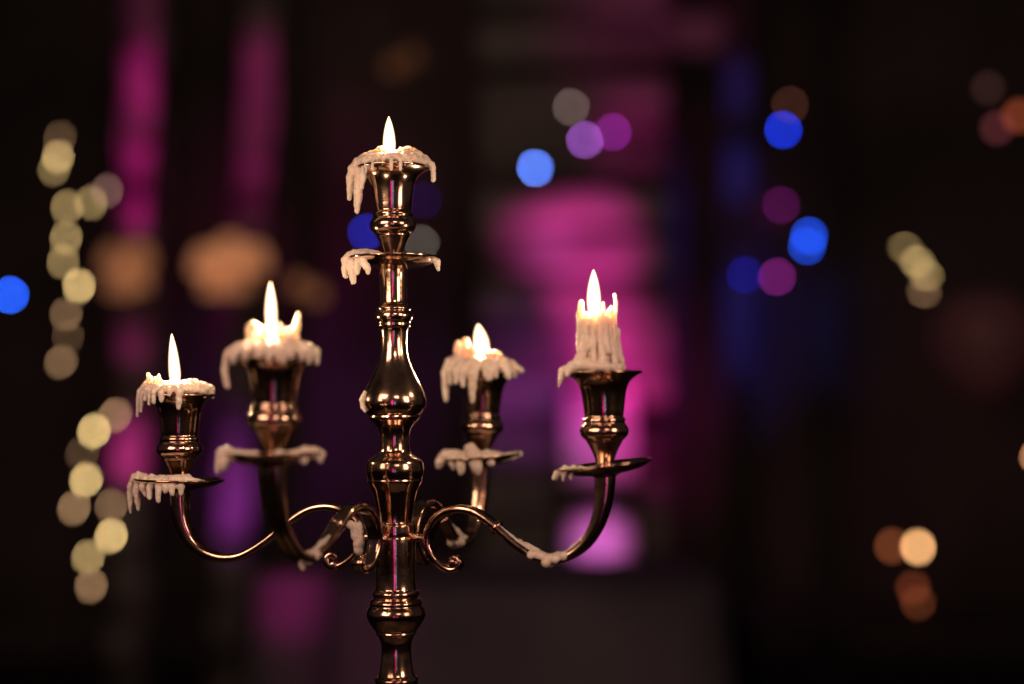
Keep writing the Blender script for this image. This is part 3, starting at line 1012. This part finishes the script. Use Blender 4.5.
# ------------------------------------------------------------------ lampshades
def lamp(px, py, Y, shades, level, label):
    """a pendant with a few small amber shades; shades: dx, dy, radius in photo pixels"""
    c = PW(px, py, Y)
    u = K * Y
    t = thing('pendant_lamp', c + Vector((0, 0, 30 * u)), label, 'lamp', 'pendant lamps with amber shades')
    rn = random.Random(int(px))
    bm2 = bmesh.new()
    hub = c + Vector((0, 0, 34 * u))
    for dx, dy, r in shades:
        p = c + Vector((dx * u, rn.uniform(-8, 8) * u, -dy * u))
        bm = bmesh.new()
        lathe(bm, [(0.42, 0.9), (0.72, 0.55), (0.95, 0), (1.0, -0.45), (0.92, -0.9), (0.88, -0.9), (0.95, -0.45), (0.90, 0), (0.68, 0.53), (0.38, 0.88)], p, unit=r * u, sub=2, seg=28)
        m = mat('amber_shade', (0.55, 0.30, 0.16), 0.8, emit=(1.0, 0.37, 0.16), strength=level * rn.uniform(0.8, 1.2))
        put('lamp_shade', bm_mesh(bm, 'shade'), m, t)
        tube(bm2, [p + Vector((0, 0, 0.85 * r * u)), hub], 0.004, 6)
    tube(bm2, [hub, Vector((c.x, c.y, 4.0))], 0.006, 6)
    put('cord', bm_mesh(bm2, 'cord'), WIRE, t)


lamp(125, 267, 4.9, [(-13, -10, 13), (12, -12, 14), (-6, 14, 14), (14, 13, 10)], 0.26, 'amber pendant lamp glowing beside the string of fairy lights, left of its brighter neighbour')
lamp(231, 264, 4.9, [(-26, -4, 15), (-2, -14, 16), (22, -8, 14), (2, 14, 15), (-20, 20, 10)], 0.34, 'brightest and widest amber pendant lamp, glowing above the near left candle')
lamp(308, 288, 5.2, [(-9, -4, 9), (9, 5, 9)], 0.12, 'dimmest small amber pendant lamp, close to the left of the brass stem')
lamp(404, 62, 5.6, [(-10, 4, 9), (8, -5, 9)], 0.05, 'faint amber pendant lamp high above the centre candle')

# ------------------------------------------------------------------ table in the background
def cloth_table(x0, x1, y_top, Y0, Y1, label):
    a, b = PW(x0, y_top, Y0), PW(x1, y_top, Y0)
    z = a.z
    cx, hw, cy, hd = (a.x + b.x) / 2, (b.x - a.x) / 2, (Y0 + Y1) / 2, (Y1 - Y0) / 2
    t = thing('cloth_table', (cx, cy, 0), label, 'table')
    bm = bmesh.new()
    n = 120
    rn = random.Random(4)
    ph = [rn.uniform(0, 6) for _ in range(3)]
    rows = [(0.0, 0.0, 1.0), (0.0, 0.0, 0.5), (0.0, 0.0, 0.94), (0.006, 0.0, 0.99), (0.035, 0.3, 1.0), (0.25, 1.0, 1.02), (0.55, 1.4, 1.05), (z - 0.02, 1.8, 1.10)]
    rings = []
    for k, (dz, fold, sc) in enumerate(rows[1:]):
        ring = []
        for i in range(n):
            q = 2 * math.pi * i / n
            cxs, sns = math.cos(q), math.sin(q)
            x = math.copysign(abs(cxs) ** 0.32, cxs) * hw * sc
            y = math.copysign(abs(sns) ** 0.32, sns) * hd * sc
            wv = fold * 0.012 * (math.sin(q * 17 + ph[0]) + 0.6 * math.sin(q * 29 + ph[1]))
            ring.append(bm.verts.new((cx + x * (1 + wv), cy + y * (1 + wv), z - dz)))
        rings.append(ring)
    for r0, r1 in zip(rings, rings[1:]):
        for i in range(n):
            bm.faces.new((r0[i], r0[(i + 1) % n], r1[(i + 1) % n], r1[i]))
    bm.faces.new(rings[0])
    put('tablecloth', bm_mesh(bm, 'tablecloth'), CLOTH, t)
    return z


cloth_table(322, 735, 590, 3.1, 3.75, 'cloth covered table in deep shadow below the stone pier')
a = PW(296, 600, 3.3)
t = thing('cloth_bar_stool', (a.x, 3.3, 0), 'small draped pedestal lit deep magenta, left of the cloth covered table', 'pedestal')
bm = bmesh.new()
h = PW(296, 572, 3.3).z
lathe(bm, [(0.001, h), (0.085, h), (0.10, h - 0.01), (0.10, h - 0.10), (0.11, h - 0.2), (0.15, 0.02)], (a.x, 3.3, 0), sub=2, seg=40)
t.name = 'draped_pedestal'
ORG['draped_pedestal'] = ORG['cloth_bar_stool']
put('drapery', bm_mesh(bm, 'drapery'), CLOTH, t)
wash(291, 598, 3.2, 15, MAG, 15, (0.0, -0.9, 0.25))
wash(345, 630, 3.08, 3.0, PINK, 26, (0.0, -0.9, 0.3))

# ------------------------------------------------------------------ points of light
GLOW_CACHE = {}


def bulb_mat(color, level):
    key = (tuple(round(c, 2) for c in color), round(level, 1))
    if key not in GLOW_CACHE:
        GLOW_CACHE[key] = glow('lit_bulb', color, level)
    return GLOW_CACHE[key]


def unit_bulb():
    bm = bmesh.new()
    lathe(bm, [(0.02, -1), (0.5, -0.9), (0.87, -0.5), (1, 0), (0.87, 0.5), (0.5, 0.9), (0.02, 1)], (0, 0, 0), seg=14, sub=2)
    return bm_mesh(bm, 'bulb')


def fairy_string(pts, Y, label, name='fairy_light_string'):
    """pts: px, py, brightness, colour; bulbs on one sagging wire"""
    anchor = PW(pts[0][0], pts[0][1] - 500, Y)
    anchor.z = min(anchor.z, 3.6)
    t = thing(name, anchor, label, 'string lights', 'strings of fairy lights')
    rn = random.Random(len(pts))
    wire = [anchor]
    for i, (px, py, lv, col) in enumerate(pts):
        yy = Y + rn.uniform(-0.12, 0.12)
        c = PW(px, py, yy)
        u = K * yy
        B = BLUR(yy)
        bw, bh = 1.3, 4.4                                   # half width and height in pixels
        L = lv * (B * B / 4 * math.pi) / (math.pi * bw * bh)
        me = unit_bulb()
        me.materials.append(bulb_mat(col, L))
        o = put('bulb', me, None, t, c)
        ang = math.atan2(342 - py, px - 512)               # bulbs stretched and tilted about the frame centre to imitate oval lens blur
        o.rotation_euler = (0, -(ang - math.pi) * 0.6 + rn.uniform(-0.12, 0.12), 0)
        o.scale = (bw * u, bw * u, bh * u)
        wire.append(c + Vector((rn.uniform(-0.01, 0.01), 0.02, 0.012)))
    bm = bmesh.new()
    wp = catmull(wire, 5)
    tube(bm, wp, 0.0016, 6)
    put('wire', bm_mesh(bm, 'wire'), WIRE, t)


WW = (1.0, 0.67, 0.27)
WB = (1.0, 0.56, 0.28)
WP = (1.0, 0.50, 0.42)
fairy_string([
    (60, 138, .07, WB), (58, 157, .34, WW), (54, 169, .15, WW), (67, 207, .22, WW), (107, 191, .12, WP), (91, 203, .22, WW), (66, 238, .26, WW), (63, 262, .20, WW), (79, 286, .55, WW),
    (66, 314, .13, WB), (68, 336, .05, WB), (61, 362, .15, WB)], 3.6, 'upper cluster of warm fairy lights hanging at the left, beside the amber lamp shades')
fairy_string([
    (115, 415, .22, WB), (94, 431, .62, WW), (82, 454, .06, WB), (86, 480, .58, WW), (74, 508, .22, WB), (111, 506, .15, WB), (111, 536, .62, WW), (88, 557, .30, WW), (91, 586, .20, WB)],
    3.6, 'lower cluster of warm fairy lights hanging at the left, beside the far left candle')
fairy_string([(905, 248, .12, WW), (917, 262, .24, WW), (926, 275, .20, WW), (924, 292, .10, WB)], 3.6,
             'short warm string of fairy lights alone in the dark at the right')


def stage_light(px, py, Y, color, level, label, half=2.2, cat='spotlight', tall=1.0):
    c = PW(px, py, Y)
    u = K * Y
    t = thing('spotlight', c, label, cat, 'small coloured spotlights')
    r = half * u
    L = level * (BLUR(Y) / (2 * half)) ** 2 / tall
    aim = (Vector((0, 0, CAM_Z)) - c).normalized()
    q = Vector((0, 0, 1)).rotation_difference(aim)
    bm = bmesh.new()
    lathe(bm, [(r * 0.7, -r * 4), (r * 1.2, -r * 3.5), (r * 1.25, -0.004), (r * 1.28, r * 0.5), (r * 1.15, r * 0.5), (r * 1.1, -0.003), (r * 0.4, -0.004)], c, aim, 1.0, seg=24, sub=1)
    put('housing', bm_mesh(bm, 'housing'), DARKMETAL, t, smooth=False)
    bm = bmesh.new()
    lathe(bm, [(r * 1.04, -0.001), (r, r * 0.05), (r * 0.7, r * 0.2), (r * 0.3, r * 0.28), (0.001, r * 0.3)], c, aim, 1.0, seg=24, sub=2)
    put('lens', bm_mesh(bm, 'lens'), bulb_mat(color, L), t)
    bm = bmesh.new()
    tube(bm, [c - aim * r * 2 + Vector((0, 0, r * 1.3)), c - aim * r * 2 + Vector((0, 0, r * 6))], 0.006, 8)
    put('bracket', bm_mesh(bm, 'bracket'), DARKMETAL, t)


YS = 5.9
SKY = (0.20, 0.34, 1.0)
stage_light(10, 295, 5.6, (0.02, 0.12, 1.0), .80, 'blue spotlight at the left edge, beyond the fairy lights')
stage_light(535, 168, 5.4, (0.11, 0.24, 1.0), .85, 'brightest pale blue spotlight, upper left of the stone pier')
stage_light(571, 107, YS - .4, (1.0, 0.70, 0.62), .075, 'dim grey white spotlight, highest above the stone pier')
stage_light(585, 140, YS - .4, (0.62, 0.18, 1.0), .30, 'violet spotlight right of the pale blue one')
stage_light(613, 132, YS - .4, (0.75, 0.05, 0.85), .16, 'dim purple spotlight at the upper right of the stone pier')
stage_light(366, 232, 5.4, (0.02, 0.05, 1.0), .22, 'deep blue spotlight partly behind the centre candle cup')
stage_light(421, 243, 5.4, (1.0, 0.85, 0.70), .055, 'dim grey spotlight just right of the centre stem')
stage_light(424, 200, 5.4, (0.20, 0.06, 1.0), .018, 'barely lit indigo spotlight right of the centre candle cup')
stage_light(783, 130, YS, (0.012, 0.05, 1.0), .50, 'medium blue spotlight, upper one of the blue pair by the drapes')
stage_light(809, 236, YS, (0.015, 0.10, 1.0), .42, 'bright blue spotlight between the drapes, upper of two overlapping')
stage_light(807, 246, YS, (0.015, 0.10, 1.0), .36, 'bright blue spotlight between the drapes, lower of two overlapping')
stage_light(745, 275, YS - .3, (0.02, 0.03, 1.0), .10, 'faint navy spotlight in front of the left drape')
stage_light(777, 277, YS, (0.9, 0.06, 0.75), .11, 'dull magenta spotlight left below the bright blue ones')
stage_light(781, 205, YS, (0.9, 0.05, 0.75), .045, 'faint purple spotlight between the medium and bright blue ones')
stage_light(790, 105, YS, (1.0, 0.32, 0.20), .03, 'faint brown spotlight just above the medium blue one')


# ------------------------------------------------------------------ candle glasses and baubles at the right
def tealight(px, py, Y, color, level, label, half=4.0):
    c = PW(px, py, Y)
    u = K * Y
    r = half * u
    t = thing('candle_jar', c - Vector((0, 0, r * 3)), label, 'candle jar', 'candle jars in the dark at the right')
    bm = bmesh.new()
    lathe(bm, [(r * 0.3, -1.25), (r * 1.8, -1.25), (r * 2.0, -1.1)] if False else
          [(r * 0.2, -r * 3), (r * 1.9, -r * 3), (r * 2.0, -r * 2.6), (r * 2.0, -r * 1.6), (r * 1.85, -r * 1.6), (r * 1.8, -r * 2.4), (r * 0.2, -r * 2.4)], c, unit=1.0, sub=1, seg=24)
    put('jar', bm_mesh(bm, 'jar'), DARKMETAL, t)
    bm = bmesh.new()
    lathe(bm, [(0.05 * r, -r * 1.5), (0.75 * r, -r * 0.8), (r, 0), (0.7 * r, r * 0.8), (0.03 * r, r * 1.5)], c, unit=1.0, seg=16, sub=3)
    L = level * (BLUR(Y) / (2 * half)) ** 2
    put('flame', bm_mesh(bm, 'flame'), bulb_mat(color, L), t)
    return t


AMB = (1.0, 0.50, 0.20)
tealight(918, 547, 4.6, AMB, .62, 'brightest amber candle jar, low in the dark at the right', 3.4)
tealight(892, 546, 4.6, (1.0, 0.26, 0.09), .09, 'dim brown candle jar just left of the brightest amber one', 3.4)
tealight(913, 588, 4.4, (1.0, 0.20, 0.08), .055, 'faint red candle jar below the brightest amber one', 3.4)
tealight(918, 602, 4.6, (1.0, 0.24, 0.08), .05, 'lowest faint red candle jar, under its dim neighbours', 3.4)
tealight(1037, 457, 4.4, (1.0, 0.42, 0.2), .25, 'amber candle jar cut off by the right edge of the picture', 2.6)
a = PW(910, 640, 4.6)
bm = bmesh.new()
box(bm, (0, 0, 0), (1.3, 0.5, 0.03), bevel=0.004)
sh = put('shelf', bm_mesh(bm, 'shelf'), TIMBER, None, (PW(960, 614, 4.55).x, 4.6, PW(918, 602, 4.6).z - 3 * 3.4 * K * 4.6 - 0.016), smooth=False)
tag(sh, 'dark wooden shelf under the candle jars, almost lost in the dark', 'shelf')


def bauble(px, py, Y, rpx, color, level, label):
    c = PW(px, py, Y)
    u = K * Y
    t = thing('glass_bauble', c, label, 'bauble', 'coloured glass baubles at the upper right')
    bm = bmesh.new()
    lathe(bm, [(0.02, -1), (0.5, -0.87), (0.87, -0.5), (1, 0), (0.87, 0.5), (0.5, 0.87), (0.25, 0.98), (0.22, 1.15), (0.02, 1.16)], c, unit=rpx * u, seg=24, sub=2)
    m = mat('glowing_glass', (0.3, 0.12, 0.1), 0.2, emit=color, strength=level * (BLUR(Y) / (2 * rpx)) ** 2)  # reflected glints put into the glass as its own emission
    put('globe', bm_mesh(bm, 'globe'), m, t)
    bm = bmesh.new()
    tube(bm, [c + Vector((0, 0, rpx * u)), Vector((c.x, c.y, 4.0))], 0.002, 6)
    put('cord', bm_mesh(bm, 'cord'), WIRE, t)


bauble(1019, 116, 4.0, 6, (1.0, 0.19, 0.07), .13, 'orange glass bauble at the upper right edge')
bauble(997, 128, 4.0, 5, (1.0, 0.20, 0.25), .05, 'dull pink glass bauble left of the orange one')
bauble(988, 88, 4.0, 5, (1.0, 0.42, 0.35), .018, 'faint grey glass bauble above the pink one')

c = PW(985, 345, 3.2)
u = K * 3.2
t = thing('balloon', c - Vector((0, 0, 60 * u)), 'large round balloon, barely lit dusky pink, under the bauble cluster', 'balloon')
bm = bmesh.new()
lathe(bm, [(0.5, -66), (3, -62), (14, -56), (36, -38), (50, -8), (52, 14), (42, 38), (22, 52), (0.5, 57)], c, unit=u, seg=40)
put('skin', bm_mesh(bm, 'skin'), BALLOON, t)
bm = bmesh.new()
tube(bm, [c - Vector((0, 0, 65 * u)), c - Vector((0.03, 0, 200 * u)), Vector((c.x, c.y, 0.01))], 0.0015, 6)
put('ribbon', bm_mesh(bm, 'ribbon'), WIRE, t)
